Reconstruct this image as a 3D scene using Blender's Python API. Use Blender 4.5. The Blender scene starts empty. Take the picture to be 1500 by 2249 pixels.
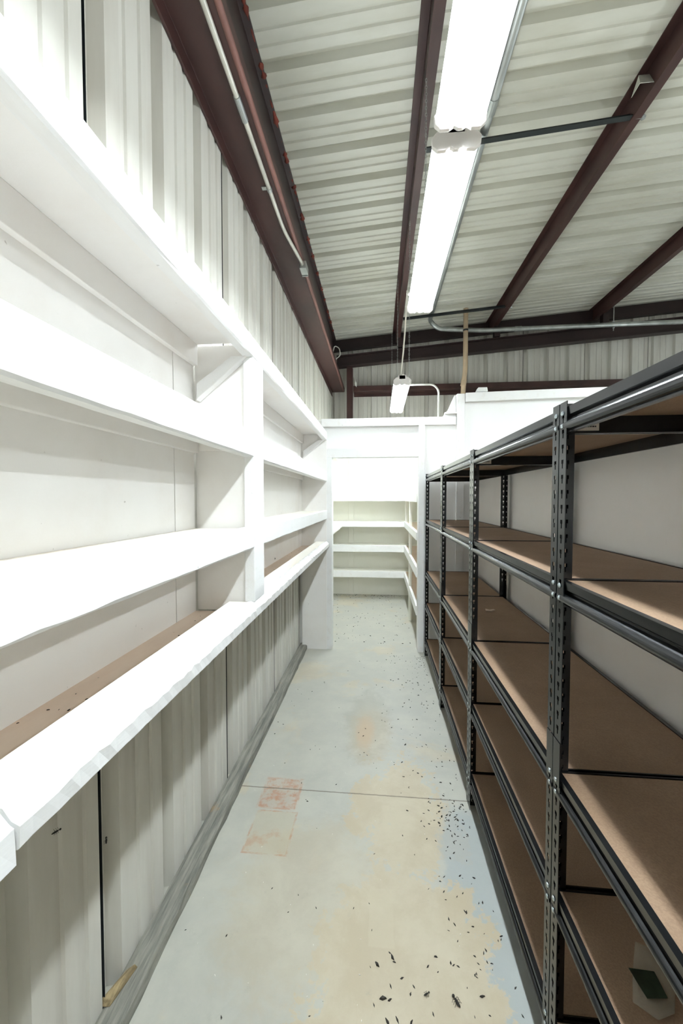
import bpy, bmesh, math, random
from mathutils import Vector, Matrix
random.seed(7)
S = bpy.context.scene
C = S.collection
R = math.radians

# ------------------------------------------------------------------ materials
def new_mat(name):
    m = bpy.data.materials.new(name); m.use_nodes = True
    nt = m.node_tree; b = nt.nodes['Principled BSDF']
    return m, nt, b
def srgb(r, g, b):
    f = lambda c: ((c/255+0.055)/1.055)**2.4 if c/255 > 0.04045 else c/255/12.92
    return (f(r), f(g), f(b), 1)
def node(nt, t, **kw):
    n = nt.nodes.new(t)
    for k, v in kw.items(): setattr(n, k, v)
    return n
def noise(nt, vec, scale, detail=4, rough=.55, dist=0.0):
    n = node(nt, 'ShaderNodeTexNoise'); n.inputs['Scale'].default_value = scale
    n.inputs['Detail'].default_value = detail; n.inputs['Roughness'].default_value = rough
    n.inputs['Distortion'].default_value = dist
    if vec: nt.links.new(vec, n.inputs['Vector'])
    return n.outputs['Fac']
def ramp(nt, fac, lo, hi, a=0.0, b=1.0):
    n = node(nt, 'ShaderNodeMapRange'); n.interpolation_type = 'SMOOTHSTEP'
    n.inputs[1].default_value = lo; n.inputs[2].default_value = hi
    n.inputs[3].default_value = a; n.inputs[4].default_value = b
    nt.links.new(fac, n.inputs[0]); return n.outputs[0]
def mixc(nt, fac, a, b):
    n = node(nt, 'ShaderNodeMix', data_type='RGBA')
    for i, v in ((6, a), (7, b)):
        if isinstance(v, tuple): n.inputs[i].default_value = v
        else: nt.links.new(v, n.inputs[i])
    if isinstance(fac, (int, float)): n.inputs[0].default_value = fac
    else: nt.links.new(fac, n.inputs[0])
    return n.outputs[2]
def math_(nt, op, a, b=None, clamp=False):
    n = node(nt, 'ShaderNodeMath', operation=op); n.use_clamp = clamp
    for i, v in ((0, a), (1, b)):
        if v is None: continue
        if isinstance(v, (int, float)): n.inputs[i].default_value = v
        else: nt.links.new(v, n.inputs[i])
    return n.outputs[0]
def objvec(nt, scale=(1, 1, 1)):
    tc = node(nt, 'ShaderNodeTexCoord'); mp = node(nt, 'ShaderNodeMapping')
    mp.inputs['Scale'].default_value = scale
    nt.links.new(tc.outputs['Object'], mp.inputs['Vector']); return mp.outputs['Vector']
def bump(nt, bsdf, h, strength=.2, dist=.01):
    n = node(nt, 'ShaderNodeBump'); n.inputs['Strength'].default_value = strength
    n.inputs['Distance'].default_value = dist
    nt.links.new(h, n.inputs['Height']); nt.links.new(n.outputs['Normal'], bsdf.inputs['Normal'])
def simple(name, col, rough=.5, metal=0.0, var=.06, vscale=6, stretch=(1, 1, 1), bmp=0.0, bscale=40, spec=.5):
    m, nt, b = new_mat(name)
    v = objvec(nt, stretch)
    f = noise(nt, v, vscale)
    d = tuple(c*(1-var*2) for c in col[:3])+(1,); l = tuple(min(1, c*(1+var)) for c in col[:3])+(1,)
    nt.links.new(mixc(nt, ramp(nt, f, .3, .7), d, l), b.inputs['Base Color'])
    b.inputs['Roughness'].default_value = rough; b.inputs['Metallic'].default_value = metal
    b.inputs['Specular IOR Level'].default_value = spec
    if bmp: bump(nt, b, noise(nt, v, bscale), bmp)
    return m

M = {}
# painted white timber / board: brush marks, faint yellowing and small scuffs
def white_paint(name, base, dirty, dirt_lo, dirt_hi, stretch, scuff=.0):
    m, nt, b = new_mat(name)
    v = objvec(nt, stretch); v1 = objvec(nt)
    f = ramp(nt, noise(nt, v, 2.2, 6, .6), dirt_lo, dirt_hi)
    col = mixc(nt, f, base, dirty)
    if scuff:
        s = ramp(nt, noise(nt, v1, 26, 3, .6), .715, .76)
        s2 = math_(nt, 'MULTIPLY', s, scuff)
        col = mixc(nt, s2, col, srgb(120, 108, 98))
    nt.links.new(col, b.inputs['Base Color'])
    b.inputs['Roughness'].default_value = .42
    bump(nt, b, noise(nt, objvec(nt, tuple(3*s for s in stretch)), 9, 5, .65), .12, .006)
    return m
M['paint'] = white_paint('white_gloss_paint', srgb(238, 238, 237), srgb(230, 227, 222), .5, .8, (6, .8, 6), .35)
M['panel'] = white_paint('white_board_paint', srgb(240, 238, 235), srgb(232, 227, 221), .42, .8, (1, 1, 1), .45)
M['cream'] = white_paint('cream_paint', srgb(241, 238, 229), srgb(232, 220, 204), .45, .8, (3, .7, 3), .2)
M['dusty'] = white_paint('dusty_tan_board', srgb(226, 206, 188), srgb(214, 190, 170), .35, .75, (3, .8, 3), .9)
M['partition'] = white_paint('partition_paint', srgb(243, 243, 242), srgb(237, 236, 232), .5, .85, (1, 1, .4), .12)
M['fibre'] = white_paint('fibre_wallboard', srgb(246, 242, 237), srgb(240, 234, 227), .45, .85, (1, 1, 1), .05)
M['oldcream'] = white_paint('aged_cream_paint', srgb(240, 239, 230), srgb(232, 230, 217), .45, .85, (1, 1, 1), .1)

m, nt, b = new_mat('corrugated_wall_metal')
v = objvec(nt, (1, 1, .12))
nt.links.new(mixc(nt, ramp(nt, noise(nt, v, 7, 5, .6), .35, .75), srgb(212, 210, 202), srgb(196, 192, 183)), b.inputs['Base Color'])
b.inputs['Roughness'].default_value = .45; b.inputs['Metallic'].default_value = .0
M['wallmetal'] = m
m, nt, b = new_mat('corrugated_roof_metal')
v = objvec(nt, (.3, 1, 1))
nt.links.new(mixc(nt, ramp(nt, noise(nt, v, 3, 5, .6), .35, .75), srgb(208, 207, 196), srgb(190, 188, 174)), b.inputs['Base Color'])
b.inputs['Roughness'].default_value = .42
M['roofmetal'] = m
M['maroon'] = simple('dark_red_oxide_steel', srgb(62, 36, 32), .5, 0, .16, 5, (1, .4, 1), .05)
M['redpipe'] = simple('brown_red_pipe_paint', srgb(122, 84, 76), .5, 0, .1, 8)
M['darksteel'] = simple('dark_red_brown_steel', srgb(46, 30, 29), .5, 0, .16, 5, (.5, .5, 1))
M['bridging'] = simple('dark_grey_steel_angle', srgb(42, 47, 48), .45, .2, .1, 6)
M['galv'] = simple('galvanised_steel', srgb(178, 182, 180), .38, .75, .12, 9, (1, .3, 1))
M['emt'] = simple('pale_steel_conduit', srgb(205, 204, 194), .4, .35, .08, 9)
M['pvc'] = simple('yellowed_plastic_pipe', srgb(214, 190, 160), .45, 0, .08, 5)
M['foam'] = simple('red_brown_foam', srgb(116, 54, 42), .9, 0, .25, 14, bmp=.4)
M['rackblack'] = simple('black_powder_coat', srgb(20, 22, 24), .26, .1, .12, 12, spec=.6)
M['rivet'] = simple('zinc_rivet', srgb(190, 200, 204), .25, .85, .05, 20)
m, nt, b = new_mat('particle_board')
v = objvec(nt)
f1 = ramp(nt, noise(nt, v, 2.6, 5, .6), .35, .7)
f2 = ramp(nt, noise(nt, v, 230, 2, .6), .35, .65)
c = mixc(nt, f1, srgb(157, 131, 107), srgb(141, 116, 92))
c2 = mixc(nt, math_(nt, 'MULTIPLY', f2, .35), c, srgb(114, 90, 73))
nt.links.new(c2, b.inputs['Base Color']); b.inputs['Roughness'].default_value = .75
M['board'] = m
M['sill'] = None
m, nt, b = new_mat('weathered_sill_wood')
v = objvec(nt, (14, .8, 6))
f = noise(nt, v, 4, 6, .7)
c = mixc(nt, ramp(nt, f, .3, .7), srgb(98, 98, 92), srgb(148, 146, 136))
blot = ramp(nt, noise(nt, objvec(nt), 7, 4, .6), .62, .72)
c = mixc(nt, math_(nt, 'MULTIPLY', blot, .7), c, srgb(150, 128, 96))
nt.links.new(c, b.inputs['Base Color']); b.inputs['Roughness'].default_value = .85
bump(nt, b, f, .5, .01)
M['sill'] = m
M['fixture'] = simple('white_enamel_fixture', srgb(236, 238, 236), .35, 0, .02)
M['endcap'] = simple('translucent_grey_plastic', srgb(214, 210, 206), .4, 0, .03)
M['dark'] = simple('dark_insect_brown', srgb(42, 38, 32), .7, 0, .3, 60)
M['chip'] = simple('white_paint_chip', srgb(238, 236, 228), .6, 0, .05)
M['sticker'] = simple('off_white_sticker', srgb(206, 198, 186), .6, 0, .03)
M['ink'] = simple('dark_ink', srgb(50, 46, 44), .6, 0, .05)
M['cord'] = simple('white_cord', srgb(220, 218, 208), .5, 0, .05)
M['scrapwood'] = simple('splintered_yellow_wood', srgb(150, 132, 98), .85, 0, .2, 20, (4, 1, 4), .3)
M['scrap'] = simple('paper_scrap', srgb(214, 196, 178), .8, 0, .05)
M['baglabel'] = simple('dark_green_printed_label', srgb(44, 56, 40), .5, 0, .25, 30)
m, nt, b = new_mat('clear_plastic_film')
b.inputs['Base Color'].default_value = srgb(214, 212, 196)
b.inputs['Roughness'].default_value = .3; b.inputs['Alpha'].default_value = .26
f = noise(nt, objvec(nt), 60, 4, .6); bump(nt, b, f, .6, .01)
M['film'] = m
def emit(name, col, strength):
    m, nt, b = new_mat(name)
    b.inputs['Base Color'].default_value = (.9, .9, .9, 1)
    b.inputs['Emission Color'].default_value = col
    b.inputs['Emission Strength'].default_value = strength
    return m
M['lens'] = emit('lit_diffuser', (0.87, 0.955, 1.0, 1), 2.0)
M['lensside'] = emit('lit_diffuser_side', (0.87, 0.955, 1.0, 1), 14.5)
M['tube'] = emit('lit_led_strip', (0.87, 0.955, 1.0, 1), 165.0)
M['groove'] = emit('lit_diffuser_groove', (0.92, 0.985, 1.0, 1), 0.35)

# floor: worn painted concrete
m, nt, b = new_mat('worn_painted_concrete')
v = objvec(nt)
big = noise(nt, v, 1.15, 8, .62, .35)
mid = noise(nt, v, 4.2, 8, .66, .25)
fine = noise(nt, v, 38, 5, .6)
grey = mixc(nt, ramp(nt, mid, .35, .7), srgb(174, 174, 165), srgb(186, 185, 174))
cream = mixc(nt, ramp(nt, mid, .35, .65), srgb(186, 171, 142), srgb(198, 186, 160))
def blob(cx, cy, rx, ry, amp=.28, soft=.12):
    mp = node(nt, 'ShaderNodeMapping'); tc = node(nt, 'ShaderNodeTexCoord')
    mp.inputs['Location'].default_value = (-cx/rx, -cy/ry, 0); mp.inputs['Scale'].default_value = (1/rx, 1/ry, 0)
    nt.links.new(tc.outputs['Object'], mp.inputs['Vector'])
    ln = node(nt, 'ShaderNodeVectorMath', operation='LENGTH'); nt.links.new(mp.outputs['Vector'], ln.inputs[0])
    d = math_(nt, 'ADD', ln.outputs['Value'], math_(nt, 'MULTIPLY', math_(nt, 'SUBTRACT', mid, .5), amp*6))
    d = math_(nt, 'ADD', d, math_(nt, 'MULTIPLY', math_(nt, 'SUBTRACT', fine, .5), amp*2.0))
    return ramp(nt, d, 1+soft, 1-soft)
t1 = blob(.08, 1.22, .31, .46, .36, .05); t2 = blob(-.05, 2.62, .13, .32, .25, .3); t3 = blob(-.25, 1.5, .34, .34, .3, .3)
t4 = blob(.12, 1.95, .22, .40, .5, .06); t5 = blob(.05, .6, .5, .5)
tan = t1
for t in (t4, t5): tan = math_(nt, 'MAXIMUM', tan, t)
tan = math_(nt, 'MAXIMUM', tan, math_(nt, 'MULTIPLY', t2, .55))
tan = math_(nt, 'MAXIMUM', tan, math_(nt, 'MULTIPLY', t3, .5))
tan = math_(nt, 'MAXIMUM', tan, math_(nt, 'MULTIPLY', ramp(nt, big, .54, .60), .6))
col = mixc(nt, math_(nt, 'MULTIPLY', tan, .8), grey, cream)
blue = blob(.43, 1.5, .16, .5, .25, .15)
col = mixc(nt, math_(nt, 'MULTIPLY', math_(nt, 'MULTIPLY', blue, .75), math_(nt, 'SUBTRACT', 1.0, t1)), col, srgb(164, 171, 171))
# mottled scuffs
col = mixc(nt, math_(nt, 'MULTIPLY', ramp(nt, noise(nt, v, 13, 6, .7), .6, .72), .22), col, srgb(150, 148, 138))
col = mixc(nt, math_(nt, 'MULTIPLY', blob(-.07, 2.75, .14, .40, .3, .3), .28), col, srgb(146, 142, 124))
col = mixc(nt, math_(nt, 'MULTIPLY', blob(-.08, 2.62, .055, .17, .25, .5), .45), col, srgb(192, 156, 116))
# the two old rust marks left by boxes (one solid, one outline)
def boxmask(x0, x1, y0, y1, edge, skew=0.0):
    tc = node(nt, 'ShaderNodeTexCoord'); sp = node(nt, 'ShaderNodeSeparateXYZ')
    nt.links.new(tc.outputs['Object'], sp.inputs[0])
    x = math_(nt, 'ADD', sp.outputs[0], math_(nt, 'MULTIPLY', math_(nt, 'SUBTRACT', fine, .5), .012))
    y = math_(nt, 'ADD', sp.outputs[1], math_(nt, 'MULTIPLY', math_(nt, 'SUBTRACT', fine, .5), .012))
    cx, cy, hx, hy = (x0+x1)/2, (y0+y1)/2, (x1-x0)/2, (y1-y0)/2
    dx = math_(nt, 'SUBTRACT', math_(nt, 'ABSOLUTE', math_(nt, 'SUBTRACT', x, cx)), hx)
    dy = math_(nt, 'SUBTRACT', math_(nt, 'ABSOLUTE', math_(nt, 'SUBTRACT', y, cy)), hy)
    d = math_(nt, 'MAXIMUM', dx, dy)
    inside = ramp(nt, d, edge*.4, -edge*.4)
    rim = ramp(nt, math_(nt, 'ABSOLUTE', d), edge, edge*.2)
    return inside, rim
in1, rim1 = boxmask(-.61, -.415, 1.92, 2.13, .012)
in2, rim2 = boxmask(-.60, -.40, 1.66, 1.90, .008)
rn = ramp(nt, noise(nt, v, 16, 5, .65), .42, .62)
rust = math_(nt, 'MULTIPLY', in1, math_(nt, 'ADD', math_(nt, 'MULTIPLY', rn, .5), .12))
rb = ramp(nt, noise(nt, v, 11, 4, .65), .38, .62)
rust = math_(nt, 'MAXIMUM', rust, math_(nt, 'MULTIPLY', math_(nt, 'MULTIPLY', rim1, rb), .5))
rust = math_(nt, 'MAXIMUM', rust, math_(nt, 'MULTIPLY', math_(nt, 'MULTIPLY', rim2, rb), .5))
rust = math_(nt, 'MAXIMUM', rust, math_(nt, 'MULTIPLY', in2, math_(nt, 'MULTIPLY', ramp(nt, noise(nt, v, 9, 4, .6), .5, .68), .35)))
col = mixc(nt, math_(nt, 'MULTIPLY', in2, .4), col, srgb(182, 172, 146))
col = mixc(nt, rust, col, srgb(176, 106, 50))
# a paler square patch
in3, rim3 = boxmask(-.03, .06, 1.34, 1.55, .008)
col = mixc(nt, math_(nt, 'MULTIPLY', in3, .5), col, srgb(194, 184, 160))
# sawn joint across the slab
tc = node(nt, 'ShaderNodeTexCoord'); sp = node(nt, 'ShaderNodeSeparateXYZ'); nt.links.new(tc.outputs['Object'], sp.inputs[0])
jl = math_(nt, 'ABSOLUTE', math_(nt, 'SUBTRACT', math_(nt, 'ADD', sp.outputs[1], math_(nt, 'MULTIPLY', fine, .006)), 2.058))
joint = ramp(nt, jl, .0055, .0015)
col = mixc(nt, math_(nt, 'MULTIPLY', joint, .75), col, srgb(96, 86, 72))
nt.links.new(col, b.inputs['Base Color'])
nt.links.new(ramp(nt, mid, .3, .7, .38, .55), b.inputs['Roughness'])
bump(nt, b, math_(nt, 'SUBTRACT', fine, joint), .12, .004)
M['floor'] = m

# ------------------------------------------------------------------ mesh helper
class MB:
    def __init__(s): s.v = []; s.f = []; s.mi = []
    def add(s, vs, fs, mi=0):
        o = len(s.v); s.v += [tuple(p) for p in vs]; s.f += [tuple(i+o for i in f) for f in fs]; s.mi += [mi]*len(fs)
    def box(s, x0, x1, y0, y1, z0, z1, mi=0):
        vs = [(x, y, z) for z in (z0, z1) for y in (y0, y1) for x in (x0, x1)]
        s.add(vs, [(0, 2, 3, 1), (4, 5, 7, 6), (0, 1, 5, 4), (2, 6, 7, 3), (0, 4, 6, 2), (1, 3, 7, 5)], mi)
    def hull(s, bottom, top, mi=0):
        n = len(bottom); vs = list(bottom)+list(top)
        fs = [tuple(range(n-1, -1, -1)), tuple(range(n, 2*n))]+[(i, (i+1) % n, (i+1) % n+n, i+n) for i in range(n)]
        s.add(vs, fs, mi)
    def prism(s, pts, axis, a, b, mi=0):
        def put(p, t):
            return {'x': (t, p[0], p[1]), 'y': (p[0], t, p[1]), 'z': (p[0], p[1], t)}[axis]
        s.hull([put(p, a) for p in pts], [put(p, b) for p in pts], mi)
    def tube(s, path, r, n=10, mi=0, cap=True):
        path = [Vector(p) for p in path]; rings = []
        up = Vector((0, 0, 1)); d0 = (path[1]-path[0]).normalized()
        if abs(d0.z) > .95: up = Vector((1, 0, 0))
        a = d0.cross(up).normalized()
        for i, p in enumerate(path):
            d = (path[min(i+1, len(path)-1)]-path[max(i-1, 0)]).normalized()
            a = (a-d*a.dot(d)).normalized(); bb = d.cross(a)
            rr = r[i] if isinstance(r, (list, tuple)) else r
            rings.append([p+a*math.cos(2*math.pi*k/n)*rr+bb*math.sin(2*math.pi*k/n)*rr for k in range(n)])
        vs = [q for ring in rings for q in ring]; fs = []
        for i in range(len(path)-1):
            for k in range(n):
                fs.append((i*n+k, i*n+(k+1) % n, (i+1)*n+(k+1) % n, (i+1)*n+k))
        if cap: fs += [tuple(range(n-1, -1, -1)), tuple(range((len(path)-1)*n, len(path)*n))]
        s.add(vs, fs, mi)
    def ball(s, c, r, sc=(1, 1, 1), n=8, mi=0):
        vs = []; fs = []; m_ = n//2
        for i in range(m_+1):
            th = math.pi*i/m_
            for k in range(n):
                ph = 2*math.pi*k/n
                vs.append((c[0]+r*sc[0]*math.sin(th)*math.cos(ph), c[1]+r*sc[1]*math.sin(th)*math.sin(ph), c[2]+r*sc[2]*math.cos(th)))
        for i in range(m_):
            for k in range(n): fs.append((i*n+k, (i+1)*n+k, (i+1)*n+(k+1) % n, i*n+(k+1) % n))
        s.add(vs, fs, mi)
    def build(s, name, mats, parent=None, bevel=0, smooth=False, weld=False):
        me = bpy.data.meshes.new(name); me.from_pydata(s.v, [], s.f)
        for m in (mats if isinstance(mats, (list, tuple)) else [mats]): me.materials.append(m)
        for p, i in zip(me.polygons, s.mi): p.material_index = i
        bm = bmesh.new(); bm.from_mesh(me)
        if weld: bmesh.ops.remove_doubles(bm, verts=bm.verts, dist=1e-5)
        bmesh.ops.recalc_face_normals(bm, faces=bm.faces); bm.to_mesh(me); bm.free()
        if smooth:
            for p in me.polygons: p.use_smooth = True
        o = bpy.data.objects.new(name, me); C.objects.link(o)
        if parent: o.parent = parent
        if bevel:
            bv = o.modifiers.new('bevel', 'BEVEL'); bv.width = bevel; bv.segments = 2; bv.limit_method = 'ANGLE'
        return o
def tag(o, label, cat, group=None, kind=None):
    if label: o['label'] = label
    if cat: o['category'] = cat
    if group: o['group'] = group
    if kind: o['kind'] = kind
    return o
def empty(name, loc, label, cat, group=None):
    o = bpy.data.objects.new(name, None); o.location = loc; o.empty_display_size = .1; C.objects.link(o)
    return tag(o, label, cat, group)
def struct(o, label=None):
    o['kind'] = 'structure'
    if label: o['label'] = label
    return o
def arc(pts, rad, n=6):
    """round the corners of a polyline path"""
    pts = [Vector(p) for p in pts]; out = [pts[0]]
    for i in range(1, len(pts)-1):
        p, a, b_ = pts[i], pts[i-1], pts[i+1]
        r = min(rad, (a-p).length*.45, (b_-p).length*.45)
        s_, e_ = p+(a-p).normalized()*r, p+(b_-p).normalized()*r
        for k in range(n+1):
            t = k/n; out.append(s_*(1-t)**2+p*2*t*(1-t)+e_*t*t)
    out.append(pts[-1]); return out

# ------------------------------------------------------------------ setting
PITCH = .328
def rib_profile(t0, t1, phase, seams=True, dp=.048, dm=.008):
    """(t, depth) polyline of a ribbed metal sheet; depth is away from the room"""
    pts = [(t0, 0)]
    k = math.floor((t0-phase)/PITCH)-1
    while True:
        a = phase+k*PITCH
        if a > t1: break
        seq = []
        if seams and k % 3 == 0: seq += [(-.013, 0), (-.0125, .040), (-.0015, .040), (-.001, 0)]
        seq += [(0, 0), (.014, dp), (.068, dp), (.08, 0)]
        for q in (.148, .232): seq += [(q, 0), (q+.005, dm), (q+.029, dm), (q+.034, 0)]
        pts += [(a+s, d) for s, d in seq if t0 < a+s < t1]
        k += 1
    pts.append((t1, 0)); return pts
def roofz(x): return 4.39+.08*(x-.3)

XW = -.82      # left wall
YG = 7.0       # far gable wall
XR, YB = 9.0, -2.6
prof = rib_profile(YB, YG, 1.08)
mb = MB()
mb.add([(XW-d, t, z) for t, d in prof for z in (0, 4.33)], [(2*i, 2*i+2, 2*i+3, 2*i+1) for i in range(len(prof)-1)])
mb.mi = [1 if .04 in (prof[i][1], prof[i+1][1]) else 0 for i in range(len(prof)-1)]      # slit faces coloured dark for the cavity shade in the sheet laps
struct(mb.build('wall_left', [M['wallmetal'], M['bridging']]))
prof = rib_profile(XW, XR, -.53)
mb = MB()
mb.add([(t, YG+d, z) for t, d in prof for z in (0, roofz(t)+.02)], [(2*i, 2*i+2, 2*i+3, 2*i+1) for i in range(len(prof)-1)])
struct(mb.build('wall_gable', M['wallmetal']))
prof = rib_profile(YB, YG, 1.2, seams=False, dp=.055, dm=.012)
mb = MB()
mb.add([(x, t, roofz(x)+d) for t, d in prof for x in (XW-.05, XR)], [(2*i, 2*i+1, 2*i+3, 2*i+2) for i in range(len(prof)-1)])
struct(mb.build('ceiling', M['roofmetal']))
mb = MB(); mb.box(XW-.1, XR, YB, YG+.1, -.12, 0); struct(mb.build('floor', M['floor']))
mb = MB(); mb.box(XW-.1, XR, YB-.08, YB, 0, 5.1); struct(mb.build('wall_back', M['panel']))
mb = MB(); mb.box(XR, XR+.08, YB, YG, 0, 5.1); struct(mb.build('wall_far_right', M['panel']))

# low fibreboard wall behind the racks
mb = MB(); mb.box(.955, .99, YB, 4.078, 0, 1.79); struct(mb.build('wall_right', M['fibre']))

# partition with its doorway
mb = MB()
mb.box(XW, -.545, 4.10, 4.16, 0, 2.385)
mb.box(-.545, .405, 4.10, 4.16, 1.99, 2.385)
mb.box(.405, .775, 4.08, 4.14, 0, 2.385)
mb.box(.775, 7.5, 4.08, 4.14, 0, 2.61)
struct(mb.build('wall_partition', M['partition']))
mb = MB(); mb.box(-.585, .765, 4.05, 4.17, 2.305, 2.385); struct(mb.build('trim_1', M['paint'], bevel=.004))
mb = MB(); mb.box(-.555, -.475, 4.05, 4.17, 0, 2.0); struct(mb.build('trim_2', M['paint'], bevel=.004))
mb = MB(); mb.box(.402, .462, 4.045, 4.17, 0, 2.305); struct(mb.build('trim_3', M['paint'], bevel=.004))
mb = MB(); mb.box(.775, .85, 4.055, 4.079, 0, 2.61); struct(mb.build('trim_4', M['paint'], bevel=.003))
mb = MB()
n = 8
for i in range(n):                                       # sagging cap board
    xa, xb = .855+i*.42, .855+(i+1)*.42
    za, zb = (2.525+.012*math.sin(k/n*3.1)+.004*k for k in (i, i+1))
    mb.add([(xa, 4.03, za), (xb, 4.03, zb), (xb, 4.079, zb), (xa, 4.079, za), (xa, 4.03, za+.085), (xb, 4.03, zb+.085), (xb, 4.079, zb+.085), (xa, 4.079, za+.085)],
           [(0, 1, 5, 4), (3, 7, 6, 2), (4, 5, 6, 7), (0, 3, 2, 1)]+([(0, 4, 7, 3)] if i == 0 else [])+([(1, 2, 6, 5)] if i == n-1 else []))
struct(mb.build('trim_5', M['paint'], weld=True))
mb = MB(); mb.box(-.545, .405, 4.055, 4.10, 1.99, 2.085); struct(mb.build('trim_6', M['paint'], bevel=.003))

# back storeroom shell
mb = MB(); mb.box(XW, .86, 6.455, 6.52, 0, 2.38)
struct(mb.build('wall_storeroom_back', M['oldcream']))
mb = MB(); mb.box(.80, .86, 4.14, 6.455, 0, 2.38); struct(mb.build('wall_storeroom_right', M['oldcream']))
mb = MB(); mb.box(-.815, -.80, 4.16, 6.455, 0, 2.38); struct(mb.build('wall_storeroom_left', M['oldcream']))
mb = MB(); mb.box(-.482, -.40, 6.435, 6.455, 0, 2.38); struct(mb.build('trim_7', M['oldcream'], bevel=.003))

# weathered sill along the foot of the left wall
mb = MB(); n = 60; L0, L1 = -.6, 4.10
rng = random.Random(3)
vs = []; fs = []
for i in range(n+1):
    y = L0+(L1-L0)*i/n
    j = lambda a: rng.uniform(-a, a)
    vs += [(XW+.001, y, 0), (XW+.083+j(.003), y, 0), (XW+.080+j(.004), y, .034+j(.003)), (XW+.074+j(.004), y, .040+j(.002)), (XW+.016+j(.006), y, .042+j(.003)), (XW+.001, y, .038)]
    if i:
        o = (i-1)*6
        fs += [(o+k, o+(k+1) % 6, o+6+(k+1) % 6, o+6+k) for k in range(6)]
fs += [tuple(range(5, -1, -1)), tuple(range(n*6, n*6+6))]
mb.add(vs, fs); struct(mb.build('baseboard_left', M['sill']))

# ------------------------------------------------------------------ steel frame of the building
def beam(name, mb, mat, label, cat='beam', group=None):
    return tag(mb.build(name, mat, bevel=.002), label, cat, group)
# wall girt: web lies flat, lips up at the front and down at the wall
mb = MB()
mb.prism([(-.818, 3.445), (-.818, 3.36), (-.806, 3.36), (-.806, 3.43), (-.612, 3.43), (-.596, 3.436), (-.594, 3.50), (-.602, 3.50), (-.606, 3.445)], 'y', YB, 6.97)
beam('wall_girt', mb, M['maroon'], 'broad dark red steel girt running along the top of the left metal wall')
mb = MB()
mb.prism([(-.79, 3.85), (-.72, 3.85), (-.72, 3.862), (-.778, 3.862), (-.778, 4.285), (-.735, 4.292), (-.735, 4.305), (-.79, 4.302)], 'y', YB, 6.9)
beam('eave_strut', mb, M['darksteel'], 'dark red eave strut under the roof edge, right above the wall girt')
# closure foam poking out between eave strut and roof ribs
mb = MB(); rng = random.Random(11)
y = .2; vs = []; fs = []; i = 0
while y < 6.55:
    big = abs(((y-1.2+.02) % PITCH)-.06) < .045
    r_ = rng.choice((.006, .012, .019, .022)) if big else rng.choice((.002, .002, .003, .006, .009))
    for k in range(7):
        a = 2*math.pi*k/7
        vs.append((-.746+r_*math.cos(a)+rng.uniform(0, .004), y, roofz(-.745)-.012+r_*.9*math.sin(a)))
    if i: fs += [((i-1)*7+k, (i-1)*7+(k+1) % 7, i*7+(k+1) % 7, i*7+k) for k in range(7)]
    i += 1; y += rng.uniform(.012, .026)
fs += [tuple(range(6, -1, -1)), tuple(range((i-1)*7, i*7))]
mb.add(vs, fs)
tag(mb.build('foam_closure_strip', M['foam'], smooth=True), 'ragged red brown foam strip poking out between eave strut and roof', 'foam strip')
# purlins along the aisle (Z sections)
def purlin(xl, label, y1=6.895):
    zt = roofz(xl)-.004; zb = zt-.172; w = .066
    mb = MB()
    mb.prism([(xl, zb), (xl+w, zb), (xl+w, zb+.022), (xl+w-.004, zb+.022), (xl+w-.004, zb+.006), (xl+.006, zb+.006), (xl+.006, zt), (xl-.055, zt-.004), (xl-.055, zt-.012), (xl, zt-.008)], 'y', YB, y1)
    return beam('purlin', mb, M['maroon'], label, 'beam', 'roof purlins')
purlin(.287, 'dark red roof purlin directly above the row of aisle lights')
purlin(1.83, 'dark red roof purlin at upper right, crossed by the grey bridging bar')
purlin(3.46, 'dark red roof purlin at far right, third from the left wall')
# end frame
def slopebeam(name, y0, y1, xa, xb, za, zb, ha, hb, mat, label, cat='beam'):
    mb = MB()
    for z0, z1_, yy0, yy1 in ((0, .012, y0, y1), (.012, -.012, (y0+y1)/2-.006, (y0+y1)/2+.006), (-.012, 0, y0, y1)):
        lo = lambda z, h: z+(z0 if z0 >= 0 else h+z0)
        hi = lambda z, h: z+(z1_ if z1_ > 0 else h+z1_)
        mb.hull([(xa, yy0, lo(za, ha)), (xb, yy0, lo(zb, hb)), (xb, yy1, lo(zb, hb)), (xa, yy1, lo(za, ha))],
                [(xa, yy0, hi(za, ha)), (xb, yy0, hi(zb, hb)), (xb, yy1, hi(zb, hb)), (xa, yy1, hi(za, ha))])
    return beam(name, mb, mat, label, cat)
slopebeam('rafter', 6.64, 6.78, -.70, 8.9, 3.765, 3.765+.0735*9.6, .185, .23, M['darksteel'], 'deep dark red sloping rafter in front of the far gable wall')
mb = MB()
mb.hull([(XW+.02, 6.90, roofz(XW)-.185), (8.9, 6.90, roofz(8.9)-.185), (8.9, 6.985, roofz(8.9)-.185), (XW+.02, 6.985, roofz(XW)-.185)],
        [(XW+.02, 6.90, roofz(XW)-.006), (8.9, 6.90, roofz(8.9)-.006), (8.9, 6.985, roofz(8.9)-.006), (XW+.02, 6.985, roofz(XW)-.006)])
beam('rake_channel', mb, M['darksteel'], 'dark steel channel where the far gable wall meets the roof')
for x, lb in ((.30, 'short dark steel stub between rafter and the purlin over the lights'),
              (1.85, 'short dark steel stub between rafter and the second purlin'),
              (3.50, 'short dark steel stub between rafter and the purlin at far right')):
    mb = MB(); zb = 3.765+.0735*(x+.70)+.222
    mb.box(x, x+.09, 6.66, 6.76, zb, roofz(x)-.178)
    beam('purlin_stub', mb, M['darksteel'], lb, 'bracket', 'purlin stubs')
mb = MB()
mb.box(-.535, -.437, 6.69, 6.70, 0, 3.78); mb.box(-.535, -.437, 6.80, 6.81, 0, 3.78); mb.box(-.492, -.480, 6.70, 6.80, 0, 3.78)
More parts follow.
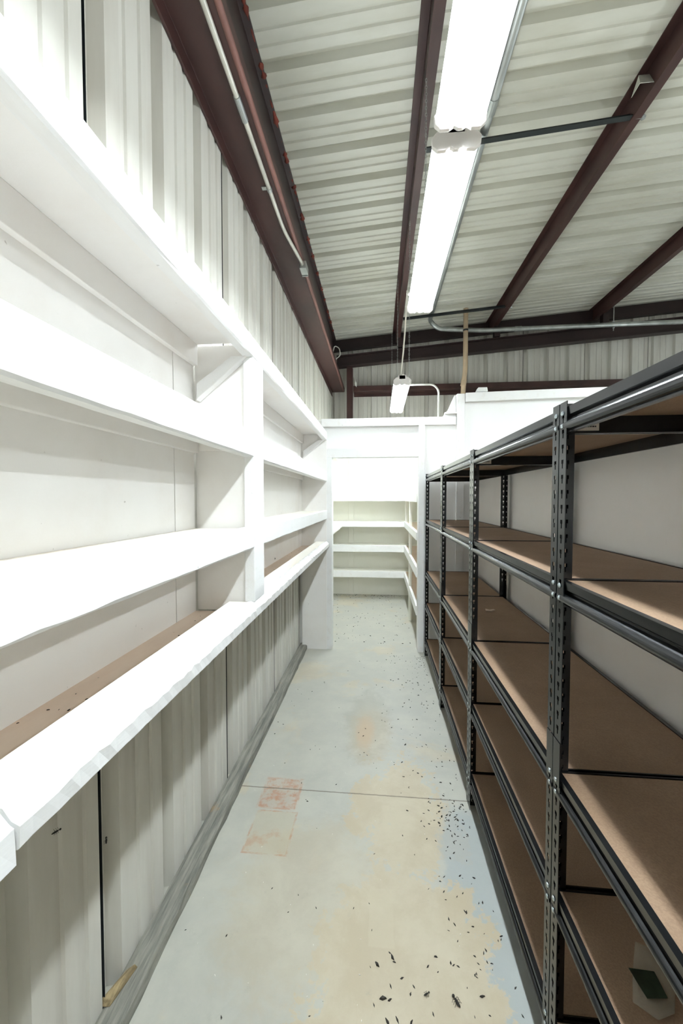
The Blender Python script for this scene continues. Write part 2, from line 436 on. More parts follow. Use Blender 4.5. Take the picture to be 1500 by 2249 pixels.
beam('corner_column', mb, M['maroon'], 'dark red steel column standing in the far left corner', 'column')
mb = MB()
mb.prism([(6.995, 3.405), (6.995, 3.345), (6.985, 3.345), (6.985, 3.395), (6.815, 3.395), (6.80, 3.40), (6.80, 3.485), (6.807, 3.485), (6.812, 3.405)], 'x', -.43, 8.9)
beam('gable_girt', mb, M['maroon'], 'level dark red girt across the far gable wall above the white partition')
# bridging bars between purlins
def bar(y, x0, x1, label):
    mb = MB(); z0, z1 = roofz(x0)-.165, roofz(x1)-.165
    for (dy0, dy1, dz0, dz1) in ((-.022, .022, 0, .004), (.018, .022, 0, .045)):
        mb.hull([(x0, y+dy0, z0+dz0), (x1, y+dy0, z1+dz0), (x1, y+dy1, z1+dz0), (x0, y+dy1, z0+dz0)],
                [(x0, y+dy0, z0+dz1), (x1, y+dy0, z1+dz1), (x1, y+dy1, z1+dz1), (x0, y+dy1, z0+dz1)])
    e = tag(mb.build('bridging_bar', M['bridging']), label, 'bar', 'purlin bridging bars')
    mb = MB(); mb.tube([(x1-.02, y, z1-.002), (x1+.05, y, z1-.004)], .011, 8); mb.ball((x1+.05, y, z1-.006), .02, (1, 1, .8))
    c = mb.build('end_bolt', M['galv'], e); c['label'] = 'bright zinc bolt'
    return e
bar(3.17, .30, 1.86, 'dark grey bridging bar between purlins right above the two near aisle lights')
bar(6.05, .36, 1.86, 'short looking dark bridging bar near the rafter, behind the yellowed pipe')
# small white folded bracket on the second purlin
mb = MB()
mb.add([(1.83, 2.93, 4.36), (1.83, 2.98, 4.46), (1.74, 2.93, 4.36), (1.755, 2.97, 4.45)], [(0, 1, 3, 2)])
mb.add([(1.74, 2.93, 4.36), (1.755, 2.97, 4.45), (1.745, 3.03, 4.36)], [(0, 1, 2)])
o = tag(mb.build('purlin_bracket', M['emt']), 'small pale folded sheet bracket on the second purlin at upper right', 'bracket')
so = o.modifiers.new('thick', 'SOLIDIFY'); so.thickness = .003

# ------------------------------------------------------------------ conduits and pipes
def pipe(name, path, r, mat, label, cat='pipe', n=12, smooth=True):
    mb = MB(); mb.tube(path, r, n); return tag(mb.build(name, mat, smooth=smooth), label, cat)
big = pipe('conduit', arc([(.79, -2.5, 4.352), (.79, 6.40, 4.352), (.93, 6.47, 4.25), (1.6, 6.47, 4.20), (8.8, 6.47, 4.24)], .12), .034, M['galv'],
           'thick galvanised conduit beside the aisle lights, turning along the rafter', 'conduit')
for y in (1.0, 2.98):
    mb = MB(); mb.tube([(.79, y-.06, 4.352), (.79, y+.06, 4.352)], .040, 14); mb.build('coupling', M['galv'], big, smooth=False)
mb = MB(); mb.tube([(2.1, 6.47, 4.204), (2.2, 6.47, 4.204)], .040, 14); mb.build('coupling', M['galv'], big)
for x in (3.55,):
    mb = MB(); mb.tube([(x, 6.47, 4.12), (x, 6.47, 4.50)], .007, 6); mb.ball((x, 6.47, 4.165), .016); mb.ball((x, 6.47, 4.26), .016)
    mb.build('hanger_rod', M['galv'], big)
sm = pipe('conduit', arc([(-.655, -2.5, 3.418), (-.655, 2.75, 3.418), (-.61, 3.0, 3.40), (-.592, 3.12, 3.39)], .12), .0125, M['emt'],
          'thin pale conduit strapped under the left wall girt', 'conduit')
mb = MB(); mb.tube([(-.655, 1.83, 3.418), (-.655, 1.95, 3.418)], .0165, 12); c = mb.build('coupling', M['galv'], sm); c['label'] = 'darker grey set-screw coupling'
mb = MB(); mb.tube([(-.655, 2.37, 3.418), (-.655, 2.395, 3.418)], .0155, 12); mb.box(-.70, -.665, 2.37, 2.395, 3.424, 3.43); mb.build('strap', M['galv'], sm)
mb = MB(); mb.box(-.618, -.566, 3.10, 3.20, 3.36, 3.418); mb.box(-.618, -.566, 3.205, 3.215, 3.355, 3.418); mb.build('junction_box', M['galv'], sm, bevel=.004)
mb = MB(); mb.tube([(-.606, -2.5, 3.436), (-.606, 6.9, 3.436)], .015, 10)
tag(mb.build('pipe', M['redpipe'], smooth=True), 'slim dark red pipe along the front edge of the left girt, beside the thin conduit', 'pipe')
pipe('vent_pipe', [(1.322, 6.3, roofz(1.32)-.005), (1.322, 6.3, 3.6), (1.318, 6.3, 3.52), (1.30, 6.3, 3.36), (1.292, 6.3, 3.2), (1.29, 6.3, 2.3)], .036, M['pvc'],
     'yellowed plastic pipe dropping from the roof behind the white partition')
mb = MB(); mb.tube([(1.322, 6.3, 4.13), (1.322, 6.3, 4.155)], .039, 12); mb.build('cable_tie', M['bridging'], bpy.data.objects['vent_pipe'])
mb = MB(); mb.tube([(1.291, 6.3, 3.30), (1.306, 6.3, 3.40)], .042, 12); mb.build('coupling', M['pvc'], bpy.data.objects['vent_pipe'])
pipe('conduit', arc([(.22, 4.2, 2.75), (.56, 4.2, 2.748), (.615, 4.2, 2.69), (.615, 4.2, 2.40)], .09), .010, M['emt'],
     'thin curved conduit dropping onto the partition beside the hanging light', 'conduit')
pipe('cable', arc([(-.745, 6.5, 3.95), (-.72, 6.5, 4.06), (-.64, 6.5, 4.02), (-.62, 6.5, 3.90), (-.70, 6.5, 3.84), (-.76, 6.5, 3.82)], .12), .008, M['cord'],
     'white cable loop hanging at the far end of the eave strut', 'cable', 8)
mb = MB()
for k in range(4): mb.tube([(-.425, 6.72+.012*k, 3.53+.03*k), (-.37, 6.70+.012*k, 3.44+.02*k)], .006, 6)
tag(mb.build('wire_bundle', M['cord'], smooth=True), 'small bundle of pale wires at the far corner column', 'wire')
# things on top of the partition
mb = MB(); mb.prism([(.635, 2.386), (.772, 2.386), (.772, 2.60), (.755, 2.60), (.70, 2.47)], 'y', 4.09, 4.13)
g = tag(mb.build('gusset_board', M['paint'], bevel=.003), 'white triangular gusset standing on the partition beside the taller section', 'gusset')
mb = MB(); mb.box(.66, .771, 4.05, 4.13, 2.415, 2.43); mb.build('ledge', M['panel'], g)
def smallbox(x, label):
    mb = MB()
    mb.hull([(x-.055, 4.05, 2.625), (x+.055, 4.05, 2.625), (x+.055, 4.13, 2.625), (x-.055, 4.13, 2.625)],
            [(x-.035, 4.06, 2.668), (x+.05, 4.06, 2.668), (x+.05, 4.12, 2.668), (x-.035, 4.12, 2.668)])
    for k in range(3): mb.box(x-.03+.03*k, x-.012+.03*k, 4.05, 4.058, 2.632, 2.655)
    tag(mb.build('connector_box', M['fixture'], bevel=.003), label, 'box', 'boxes on the partition top')
smallbox(1.015, 'small white ribbed box on the partition top beside the yellowed pipe')
smallbox(2.28, 'small white ribbed box on the partition top, half hidden behind the black rack')

# ------------------------------------------------------------------ light fixtures
def fixture(x, y0, y1, zb, label, chains, group='strip lights over the aisle'):
    t = empty('strip_light', (x, (y0+y1)/2, zb), label, 'ceiling light', group)
    L = (y1-y0)/2; w = .08
    def part(name, mb, mat, **k):
        return mb.build(name, mat, t, **k)
    mb = MB(); mb.prism([(-.030, .05), (.030, .05), (.030, .088), (-.030, .088)], 'y', -L, L); part('housing', mb, M['fixture'], bevel=.003)
    def lobe(c, r, n=8):
        return [(c+r*math.cos(math.pi+math.pi*k/n), .030+.030*math.sin(math.pi+math.pi*k/n)) for k in range(n+1)]
    prof = [(-.031, .082), (-.050, .070)]+[(-w, .034)]+lobe(-.0465, .0335)[1:]
    left = prof+[(-.013, .012), (-.008, .012), (-.008, .049), (-.031, .049)]
    right = [(-a, b_) for a, b_ in reversed(left)]
    def sidefaces(mb):
        for i, f in enumerate(mb.f):
            if len(f) == 4 and sum(mb.v[k][2] for k in f)/4 > .050 and max(mb.v[k][2] for k in f) > .069: mb.mi[i] = 1
    mb = MB(); mb.prism(left, 'y', -L+.015, L-.015); sidefaces(mb); part('diffuser', mb, [M['lens'], M['lensside']])
    mb = MB(); mb.prism(right, 'y', -L+.015, L-.015); sidefaces(mb); part('diffuser', mb, [M['lens'], M['lensside']])
    for sx in (.010, .046):
        mb = MB(); mb.box(sx-.008, sx+.008, -L+.02, L-.02, -.0015, .012); part('led_strip', mb, M['tube'])
    mb = MB(); mb.box(-.008, .008, -L+.015, L-.015, .010, .05); part('centre_strip', mb, M['groove'])
    cap = [(-.062, .066), (-.085, .040), (-.083, .012), (-.065, -.004), (-.035, -.003), (-.020, .006), (-.008, -.003), (.008, -.003), (.020, .006), (.035, -.003), (.065, -.004), (.083, .012), (.085, .040), (.062, .066), (.040, .072), (.034, .092), (-.034, .092), (-.040, .072)]
    for s in (-1, 1):
        mb = MB(); mb.prism(cap, 'y', s*L-.016 if s > 0 else -L, L if s > 0 else -L+.016); part('end_cap', mb, M['endcap'], bevel=.003)
    for cy, ztop, cx in chains:
        mb = MB(); z = .085; k = 0; H_ = ztop-zb; yy = cy-(y0+y1)/2
        while z < H_:
            a = (0.004, 0) if k % 2 else (0, .004)
            pts = [Vector((cx-x, yy, z))+Vector((a[0]*6*math.cos(q)*.22, a[1]*6*math.cos(q)*.22, .013*math.sin(q)+.011)) for q in [2*math.pi*i/7 for i in range(8)]]
            mb.tube(pts, .0014, 4, cap=False); z += .021; k += 1
        part('chain', mb, M['galv'])
    return t
zp = roofz(.287)-.196
l1 = fixture(.262, .155, 1.375, 2.78, 'bright strip light nearest the camera at the top of the photo', [(.3, zp, .29), (1.26, zp, .30)])
l2 = fixture(.265, 1.44, 2.665, 2.78, 'bright strip light second along the aisle, above the middle of the racks', [(1.6, zp, .30), (2.62, zp, .292)])
l3 = fixture(.218, 3.76, 4.985, 2.63, 'small looking strip light hanging over the partition and doorway', [(3.9, zp, .29), (4.88, zp, .224)])
pipe('power_cord', [(.19, 2.60, 2.87), (.185, 2.69, 2.93), (.19, 2.75, 2.97), (.195, 3.0, 2.86), (.20, 3.3, 2.78), (.205, 3.7, 2.73), (.21, 3.85, 2.71)], .006, M['cord'],
     'pale power cord from second strip light down to the hanging far one', 'cord', 8)
# the next row of the same lights, out of sight to the right of the low wall
for (x, y0) in ((2.8, .2), (2.8, 1.9), (5.0, 1.6), (5.0, 3.5), (5.0, 4.95)):  # farther row added to brighten the gable wall
    fixture(x, y0, y0+1.22, 3.28, 'unseen strip light of the next rows beyond the low wall, farther row added to light the gable', [(y0+.1, roofz(x)-.02, x), (y0+1.1, roofz(x)-.02, x)], 'strip lights of the next rows')
fixture(.20, 5.16, 6.36, 2.40, 'unseen strip light added to brighten the back storeroom, hidden behind the doorway header', [(6.2, roofz(.2)-.01, .2)])  # unseen fixture added to lift the light in the storeroom
fixture(.262, -1.3, -.08, 2.78, 'strip light behind the camera in the same row', [(-1.2, zp, .29), (-.2, zp, .29)])

# ------------------------------------------------------------------ white built-in shelving on the left wall
XF, XB = -.526, -.79
t = empty('wall_shelving', (-.66, 1.7, 0), 'long white painted timber shelving fixed along the left metal wall', 'shelving')
off = Vector((-.66, 1.7, 0))
def put(name, mb, mat, parent=t, o=off, label=None, **k):
    mb.v = [tuple(Vector(p)-o) for p in mb.v]
    ob = mb.build(name, mat, parent, **k)
    if label: ob['label'] = label
    return ob
Y0, Y1, Y2, Y3 = -.75, 1.645, 1.785, 4.045
def wavy(x0, x1, y0, y1, z0, z1, amp, seed, n=40):
    """rail with slightly uneven hand-painted edges"""
    rg = random.Random(seed); mb = MB(); vs = []; fs = []
    c = .006
    for i in range(n+1):
        y = y0+(y1-y0)*i/n; j = lambda: rg.uniform(-amp, amp)
        ring = [(x0, z0+j()*.6), (x1-c, z0+j()), (x1+j()*.4, z0+c+j()), (x1+j()*.4, z1-c), (x1-c, z1+j()*.5), (x0, z1)]
        vs += [(a, y, b_) for a, b_ in ring]
        if i: fs += [((i-1)*6+k, (i-1)*6+(k+1) % 6, i*6+(k+1) % 6, i*6+k) for k in range(6)]
    fs += [tuple(range(5, -1, -1)), tuple(range(n*6, n*6+6))]
    mb.add(vs, fs); return mb
put('face_rail', wavy(XF-.04, XF, Y0, Y3, 2.165, 2.252, .0008, 1), M['paint'])
for (a, b_, s_) in ((Y0, Y1, 2), (Y2, Y3, 3)):
    put('face_rail', wavy(XF-.038, XF, a, b_, 1.745, 1.852, .001, s_), M['paint'])
    put('face_rail', wavy(XF-.038, XF, a, b_, 1.358, 1.450, .0018, s_+5), M['paint'])
    mb = MB(); mb.box(XB, XF-.038, a, b_, 1.822, 1.846); put('shelf_board', mb, M['panel'])
    mb = MB(); mb.box(XB, XF-.038, a, b_, 1.418, 1.442); put('shelf_board', mb, M['cream'])
    mb = MB(); mb.box(XB, XF-.040, a, b_, 2.225, 2.250); put('shelf_board', mb, M['panel'])
    mb = MB(); mb.box(-.64, -.535, a, b_, 1.085, 1.127); put('bottom_plank', mb, M['cream'], label='cream painted front plank of bottom shelf', bevel=.003)
    mb = MB(); mb.box(XB, -.642, a, b_, 1.055, 1.082); put('bottom_plank', mb, M['dusty'], label='dusty tan back plank of bottom shelf')
    mb = MB(); mb.box(XB, XB+.022, a, b_, 2.135, 2.225); put('cleat', mb, M['panel'], bevel=.002)
    mb = MB(); mb.box(XB, XB+.022, a, b_, 1.765, 1.822); put('cleat', mb, M['panel'], bevel=.002)
    mb = MB(); mb.box(XB-.014, XB, a, b_-.17, 1.05, 2.25); put('back_panel', mb, M['panel'])
    mb = MB(); mb.box(XB-.014, XB, b_-.164, b_, 1.05, 2.25); put('back_panel', mb, M['panel'])
# peeling rounded nosing
def nosing(y0, y1, zlo, seed, n):
    rg = random.Random(seed); mb = MB(); vs = []; fs = []
    base = [(-.56, 1.126), (-.545, 1.129), (-.531, 1.128), (-.513, 1.113), (-.506, 1.106), (-.505, zlo+.003), (-.508, zlo), (-.56, zlo)]
    K = len(base)
    for i in range(n+1):
        y = y0+(y1-y0)*i/n
        for k, (x, z) in enumerate(base):
            a = .0006 if k in (0, 5, 6, 7) else .0032
            vs.append((x+rg.uniform(-a, a), y, z+rg.uniform(-a, a)*.9))
        if i: fs += [((i-1)*K+k, (i-1)*K+(k+1) % K, i*K+(k+1) % K, i*K+k) for k in range(K)]
    fs += [tuple(range(K-1, -1, -1)), tuple(range(n*K, n*K+K))]
    mb.add(vs, fs); return mb
put('nosing', nosing(.50, 4.04, 1.072, 5, 150), M['paint'], label='peeling rounded front edge of the bottom shelf')
put('nosing', nosing(-.75, .495, 1.052, 6, 40), M['paint'], label='thicker near end of the peeling front edge')
for y, w in ((Y1, Y2-Y1),):
    mb = MB(); mb.box(XF-.045, XF+.001, y, y+w, 1.127, 2.165); put('post', mb, M['paint'], bevel=.004)
    mb = MB(); mb.box(XB, XF-.046, y+.02, y+.05, 1.083, 2.224); put('divider', mb, M['panel'])
    mb = MB(); mb.box(XB+.02, XF-.06, y+.001, y+.02, 1.775, 1.822); put('cleat', mb, M['panel'], bevel=.002)
def brace(y):
    mb = MB(); yy0, yy1 = y-.04, y-.002
    p = [(-.768, 1.985), (-.768, 2.055), (-.615, 2.165), (-.552, 2.165)]
    mb.hull([(a, yy0, z) for a, z in p], [(a, yy1, z) for a, z in p]); put('brace', mb, M['paint'], bevel=.003)
brace(Y1+.02); brace(Y3)
mb = MB(); mb.box(XB, XF-.005, Y3+.001, Y3+.052, 0.0, 2.25); put('end_panel', mb, M['panel'])
mb = MB(); mb.box(XB+.03, XF-.06, Y3-.02, Y3, 1.775, 1.822); put('cleat', mb, M['panel'])

# ------------------------------------------------------------------ storeroom corner shelving
t2 = empty('corner_shelving', (0, 5.6, 0), 'white corner shelving seen through the doorway of the back storeroom', 'shelving')
o2 = Vector((0, 5.6, 0))
def put2(name, mb, mat, **k): return put(name, mb, mat, t2, o2, **k)
YF = 6.1; XS = .392
for (zt, zb) in ((1.62, 1.53), (1.218, 1.133), (.852, .747), (.449, .350)):
    mb = MB(); mb.box(-.79, XS, YF, YF+.03, zb, zt); put2('face_rail', mb, M['paint'], bevel=.003)
    mb = MB(); mb.box(-.79, .79, YF+.03, 6.434, zt-.03, zt-.006); put2('shelf_board', mb, M['oldcream'])
    mb = MB(); mb.box(XS, XS+.03, 4.15, YF+.03, zb+.002, zt+.002); put2('face_rail', mb, M['paint'], bevel=.003)
    mb = MB(); mb.box(XS+.03, .79, 4.15, YF+.028, zt-.03, zt-.006); put2('shelf_board', mb, M['dusty'] if zt < 1.3 else M['oldcream'])
mb = MB(); mb.box(-.585, -.555, 4.18, YF-.001, 1.133, 1.218); put2('face_rail', mb, M['paint'], bevel=.003)
mb = MB(); mb.box(-.79, -.586, 4.18, YF-.001, 1.188, 1.212); put2('shelf_board', mb, M['oldcream'])
mb = MB(); mb.box(-.61, -.586, 4.18, YF-.001, 1.10, 1.14); put2('cleat', mb, M['oldcream'])
mb = MB(); mb.box(-.79, -.56, 4.18, YF-.001, 2.10, 2.13); put2('shelf_board', mb, M['oldcream'])
mb = MB(); mb.box(XS-.001, XS+.038, 5.10, 5.14, 0, 1.53); put2('post', mb, M['oldcream'], bevel=.002)
mb = MB(); mb.box(XS+.02, XS+.06, YF+.06, YF+.10, 1.218, 1.60); put2('post', mb, M['oldcream'])

# ------------------------------------------------------------------ black boltless racks on the right
XFR, XRR = .463, .925
HP = 1.812
LV = [1.798, 1.362, .853, .533, .170]
def punched(axis_sign_x, axis_sign_y):
    """angle post with keyhole slots; corner at origin, flanges run +-x and +-y"""
    mb = MB(); w = .036; th = .0022
    cols = [0, .0125, .0155, .0205, .0235, w]
    rows = [0.0]; kinds = []
    z = 0.012; rows.append(z); kinds.append('s')
    while z+.038 < HP:
        for h, kd in ((.012, 'n'), (.010, 'w'), (.016, 's')):
            z += h; rows.append(z); kinds.append(kd)
    rows.append(HP); kinds.append('s')
    for fl in (0, 1):
        for lay in (0, th):
            for r in range(len(rows)-1):
                for c_ in range(5):
                    if kinds[r] == 'w' and c_ in (1, 2, 3): continue
                    if kinds[r] == 'n' and c_ == 2: continue
                    a, b_ = cols[c_], cols[c_+1]; z0, z1 = rows[r], rows[r+1]
                    q = [(a, z0), (b_, z0), (b_, z1), (a, z1)]
                    if fl == 0: vs = [(lay*axis_sign_x, p*axis_sign_y, zz) for p, zz in q]      # faces the aisle
                    else: vs = [(p*axis_sign_x, lay*axis_sign_y, zz) for p, zz in q]            # faces along the row
                    mb.add(vs, [(0, 1, 2, 3)])
        # outer lip edge
        if fl == 0: mb.add([(0, w*axis_sign_y, 0), (th*axis_sign_x, w*axis_sign_y, 0), (th*axis_sign_x, w*axis_sign_y, HP), (0, w*axis_sign_y, HP)], [(0, 1, 2, 3)])
        else: mb.add([(w*axis_sign_x, 0, 0), (w*axis_sign_x, th*axis_sign_y, 0), (w*axis_sign_x, th*axis_sign_y, HP), (w*axis_sign_x, 0, HP)], [(0, 1, 2, 3)])
    # splice sleeve where the two post halves join
    e = .0016
    for (zz0, zz1) in ((.83, .945),):
        x0, x1 = sorted((-e*axis_sign_x, -.0002*axis_sign_x)); y0, y1 = sorted((-e*axis_sign_y, w*axis_sign_y))
        mb.box(x0, x1, y0, y1, zz0, zz1)
        x0, x1 = sorted((-e*axis_sign_x, w*axis_sign_x)); y0, y1 = sorted((-e*axis_sign_y, -.0002*axis_sign_y))
        mb.box(x0, x1, y0, y1, zz0, zz1)
    return mb
post_mesh = {}
for sx in (1, -1):
    for sy in (1, -1):
        o = punched(sx, sy).build('post', M['rackblack']); post_mesh[(sx, sy)] = o.data; bpy.data.objects.remove(o)
def long_beam(Ly, s):
    """s=+1 front beam facing -x, s=-1 rear beam"""
    prof = [(.010, 0), (.010, -.006), (.001, -.008), (.001, -.026), (.006, -.030), (.004, -.034), (-.004, -.037), (-.007, -.043), (-.005, -.050), (.002, -.054), (.014, -.054), (.014, -.050), (.010, -.034), (.010, -.028), (.004, -.024), (.004, -.010), (.012, -.008)]
    ridge = [(.007-.0125*math.sin(math.pi*k/10), -.031-.0125*(1-math.cos(math.pi*k/10))) for k in range(11)]
    prof = [(.0, .002), (.014, .002), (.014, -.021), (.017, -.024), (.017, -.060), (.007, -.060)]+ridge[::-1]+[(.011, -.029), (.011, -.024), (.002, -.018)]
    mb = MB(); mb.prism([(a*s, z) for a, z in prof], 'y', -Ly/2, Ly/2)
    for sy in (-1, 1):                       # rivets at both ends
        for z in (-.012, -.044):
            mb.ball((-.004*s, sy*(Ly/2-.012), z), .0065, (.6, 1, 1), 8, 1)
    return mb
def side_beam(Lx, s):
    mb = MB(); p = [(0, .002), (.004*s, .002), (.004*s, -.058), (.010*s, -.058), (.010*s, -.061), (0, -.061)]
    mb.prism(p, 'x', -Lx/2, Lx/2); return mb
def rack(y0, y1, label, sticker):
    w = y1-y0
    t = empty('boltless_rack', ((XFR+XRR)/2, (y0+y1)/2, 0), label, 'storage rack', 'black storage racks along the right wall')
    hx, hy = (XRR-XFR)/2, w/2
    for sx in (1, -1):
        for sy in (1, -1):
            o = bpy.data.objects.new('post', post_mesh[(sx, sy)]); C.objects.link(o); o.parent = t
            o.location = (-sx*hx, -sy*(hy-.0025), 0)
    g = .004
    for zt in LV:
        for s in (1, -1):
            o = long_beam(w-.012, s).build('long_beam', [M['rackblack'], M['rivet']], t); o.location = (-s*(hx-.003), 0, zt-.002)
            o = side_beam(2*hx-.012, s).build('side_beam', M['rackblack'], t); o.location = (0, -s*(hy-.004), zt-.002)
        mb = MB(); mb.box(-hx+.010, hx-.010, -hy+.009, hy-.009, zt-.020, zt-.003)
        o = mb.build('shelf_board', M['board'], t)
    if sticker:
        mb = MB(); mb.box(-hx+.040, -hx+.092, hy-.0088, hy-.0082, 1.742, 1.762)
        mb.box(-hx+.0455, -hx+.0535, hy-.0091, hy-.0087, 1.749, 1.7565, 1)
        x = -hx+.058
        for wd in (.004, .003, .005, .004, .003, .005, .004):
            if wd != .003 or True: mb.box(x, x+wd*.75, hy-.0091, hy-.0087, 1.7505, 1.7545, 1)
            x += wd
        o = mb.build('sticker', [M['sticker'], M['ink']], t); o['label'] = 'small off white maker sticker with dark print'
    return t
rack(.105, 1.073, 'black steel rack nearest the camera with brown shelves, cut by the photo edge', True)
rack(1.073, 2.034, 'black steel rack second from the camera, between two doubled posts', True)
rack(2.034, 2.985, 'black steel rack third from the camera, paper scrap on its middle shelf', False)
rack(2.985, 3.975, 'black steel rack farthest away, standing against the doorway jamb', False)

# ------------------------------------------------------------------ small things
# plastic bag on a low shelf of the near rack
zb = .5335
t = empty('plastic_bag', (.58, .87, zb), 'crumpled clear plastic bag with dark label on a low shelf of near rack', 'plastic bag')
outl = [(.600, .950), (.552, .880), (.524, .832), (.556, .806), (.596, .820), (.640, .880), (.640, .930)]
mb = MB(); rg = random.Random(4); n = len(outl); cx, cy = .585, .872
rings = []
for f_, h in ((1, .002), (.97, .006), (.72, .013), (.35, .011)):
    rings.append([((x-cx)*f_, (y-cy)*f_, h+(rg.uniform(-.002, .004) if f_ < .97 else 0)) for x, y in outl])
vs = [p for r_ in rings for p in r_]
fs = [tuple(range(n-1, -1, -1)), tuple(range(3*n, 4*n))]
for r_ in range(3): fs += [(r_*n+k, r_*n+(k+1) % n, (r_+1)*n+(k+1) % n, (r_+1)*n+k) for k in range(n)]
mb.add([(p[0]+cx-.58, p[1]+cy-.87, p[2]) for p in vs], fs); mb.build('film', M['film'], t)
mb = MB(); mb.hull([(-.035, .012, .0150), (-.030, -.040, .0150), (.012, -.036, .0150), (.016, .010, .0150)], [(-.035, .012, .0165), (-.030, -.040, .0165), (.012, -.036, .0165), (.016, .010, .0165)])
mb.build('printed_label', M['baglabel'], t)['label'] = 'dark green printed label'
# paper scrap
mb = MB(); p = [(-.03, -.018), (.006, -.022), (.036, .002), (.026, .012), (.0, .006), (-.026, .016)]
mb.hull([(a, b_, 0) for a, b_ in p], [(a*.98, b_*.98, .003+.004*(k % 2)) for k, (a, b_) in enumerate(p)])
o = tag(mb.build('paper_scrap', M['scrap']), 'torn paper scrap on the middle shelf of the third rack', 'paper scrap'); o.location = (.717, 2.602, .851)
# splintered wood at the sill
mb = MB(); mb.hull([(-.045, -.05, 0), (-.01, -.045, 0), (.012, .06, 0), (-.02, .05, 0)], [(-.04, -.04, .018), (-.012, -.035, .010), (.008, .05, .022), (-.015, .045, .006)])
o = tag(mb.build('wood_splinter', M['scrapwood'], bevel=.002), 'yellow splintered wood piece on the grey sill at lower left', 'wood piece'); o.location = (-.788, 1.115, .043)
# dead insects
def insect(loc, rot, L, label):
    mb = MB(); mb.ball((0, 0, .12*L), L*.22, (.55, 1.9, .5), 8); mb.ball((0, L*.5, .12*L), L*.13, (1, 1, .8), 8)
    for s in (-1, 1):
        for k in (-.15, .05, .22): mb.tube([(0, k*L, .12*L), (s*.22*L, (k+.08)*L, .16*L), (s*.36*L, (k+.02)*L, 0)], .018*L, 4)
    o = tag(mb.build('dead_insect', M['dark'], smooth=True), label, 'insect', 'dead insects'); o.location = loc; o.rotation_euler = rot; return o
insect((-.817, .908, .723), (0, R(90), R(-30)), .022, 'dark insect stuck on the lower left metal wall, nearest the camera')
insect((-.817, 1.09, .537), (R(90), 0, R(90)), .022, 'dark insect stuck on the lower metal wall beside a panel seam')
insect((-.786, 2.945, 1.112), (0, R(90), 0), .022, 'dark insect on the back board of the far bottom shelf bay')
insect((.249, 1.207, .001), (0, 0, R(30)), .036, 'large dark insect lying on the floor near the bottom edge of the photo')
insect((.155, 1.22, .001), (0, 0, R(-60)), .022, 'dark insect lying on the floor left of the largest one')
# scattered flakes and droppings: beyond counting
def flake(mb, x, y, z, L, rg, mi=0):
    a = rg.uniform(0, math.pi); w = L*rg.uniform(.22, .5); ca, sa = math.cos(a), math.sin(a)
    pts = [(-L/2, 0), (-L*.1, -w/2), (L/2, rg.uniform(-w, w)*.5), (0, w/2)]
    h = L*rg.uniform(.1, .3)
    bot = [(x+px*ca-py*sa, y+px*sa+py*ca, z) for px, py in pts]
    top = [(x+px*.7*ca-py*.7*sa, y+px*.7*sa+py*.7*ca, z+h) for px, py in pts]
    mb.hull(bot, top, mi)
mb = MB(); rg = random.Random(21)
def ok(x, y): return -.72 < x < (.455 if y < 4.04 else .38) and not (3.95 < y < 4.2 and (x < -.46 or x > .39))
for i in range(210):                                      # thicker towards the racks
    y = rg.uniform(1.08, 4.0); x = .455-abs(rg.gauss(0, .22))
    if ok(x, y): flake(mb, x, y, .0003, rg.uniform(.006, .016), rg)
for i in range(70):
    x, y = rg.gauss(.36, .07), rg.gauss(1.93, .09)
    if ok(x, y): flake(mb, x, y, .0003, rg.uniform(.006, .018), rg)
for i in range(50):
    x, y = rg.gauss(.42, .03), rg.gauss(3.9, .1)
    if ok(x, y): flake(mb, x, y, .0003, rg.uniform(.006, .014), rg)
for i in range(75):
    x, y = rg.uniform(-.7, .45), rg.uniform(1.08, 3.9)
    if ok(x, y): flake(mb, x, y, .0003, rg.uniform(.005, .013), rg)
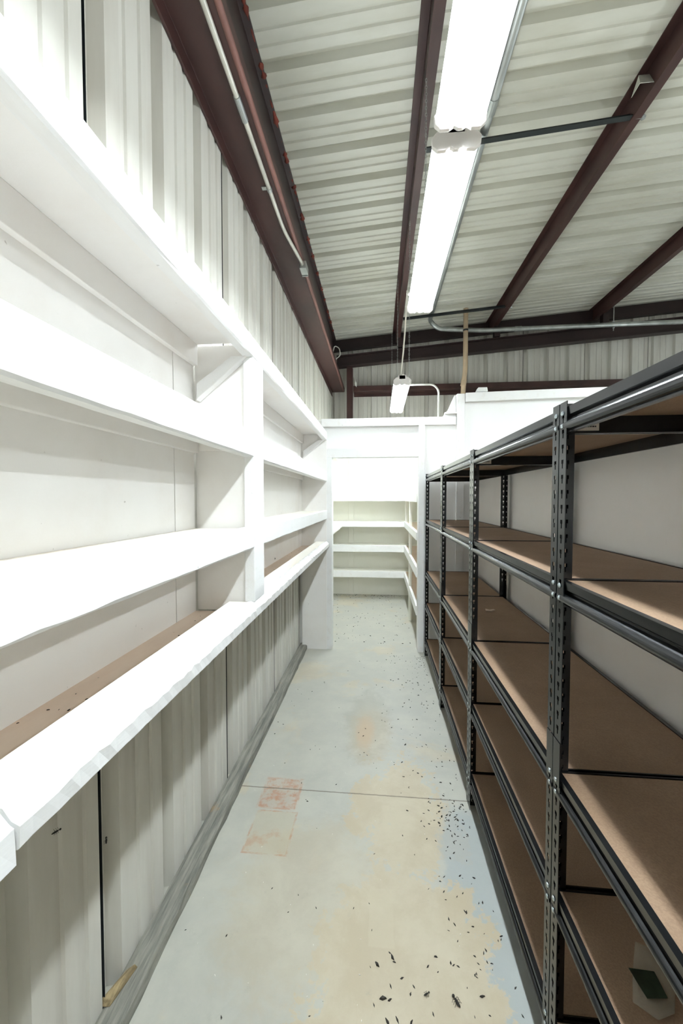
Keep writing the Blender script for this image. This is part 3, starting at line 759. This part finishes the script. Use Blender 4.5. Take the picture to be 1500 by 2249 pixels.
for i in range(150):
    x, y = rg.uniform(-.7, .38), rg.uniform(4.25, 6.42)
    if ok(x, y): flake(mb, x, y, .0003, rg.uniform(.008, .020), rg)
for i in range(70):
    x, y = rg.uniform(-.7, .38), 6.42-abs(rg.gauss(0, .08))
    flake(mb, x, y, .0003, rg.uniform(.01, .022), rg)
for i in range(18):
    x, y = rg.uniform(.0, .40), rg.uniform(1.08, 1.42)
    flake(mb, x, y, .0003, rg.uniform(.010, .026), rg)
for i in range(40):
    x, y = rg.uniform(-.70, .44), rg.uniform(1.1, 2.4)
    if ok(x, y): flake(mb, x, y, .0003, rg.uniform(.004, .009), rg, 1)
tag(mb.build('floor_debris', [M['dark'], M['chip']]), 'dark flakes and pale paint chips scattered over the aisle floor', 'debris', kind='stuff')
mb = MB(); rg = random.Random(8)
for i in range(60):
    y = rg.uniform(.5, 1.63) if i % 2 else rg.uniform(1.8, 4.0)
    flake(mb, rg.uniform(-.78, -.65), y, 1.0822, rg.uniform(.004, .009), rg)
tag(mb.build('shelf_debris', M['dark']), 'tiny dark crumbs on the dusty bottom shelf at left', 'debris', kind='stuff')

# ------------------------------------------------------------------ camera, world, view
cam = bpy.data.cameras.new('camera'); co = bpy.data.objects.new('camera', cam); C.objects.link(co)
co.location = (0, 0, 1.57)
co.rotation_euler = (R(90-1.942), 0, R(5.316))
cam.sensor_fit = 'VERTICAL'; cam.sensor_height = 36; cam.lens = 36*870/2249
cam.clip_start = .02
S.camera = co
w = bpy.data.worlds.new('world'); S.world = w; w.use_nodes = True
w.node_tree.nodes['Background'].inputs[0].default_value = (.8, .88, 1, 1)
w.node_tree.nodes['Background'].inputs[1].default_value = .02
S.view_settings.view_transform = 'Standard'; S.view_settings.look = 'None'
S.view_settings.gamma = 1; S.view_settings.use_curve_mapping = False
S.view_settings.exposure = 0.43
S.cycles.max_bounces = 9; S.cycles.diffuse_bounces = 7; S.cycles.glossy_bounces = 3; S.cycles.use_adaptive_sampling = True; S.cycles.adaptive_threshold = .05; S.cycles.use_denoising = True
S.cycles.sample_clamp_indirect = 8
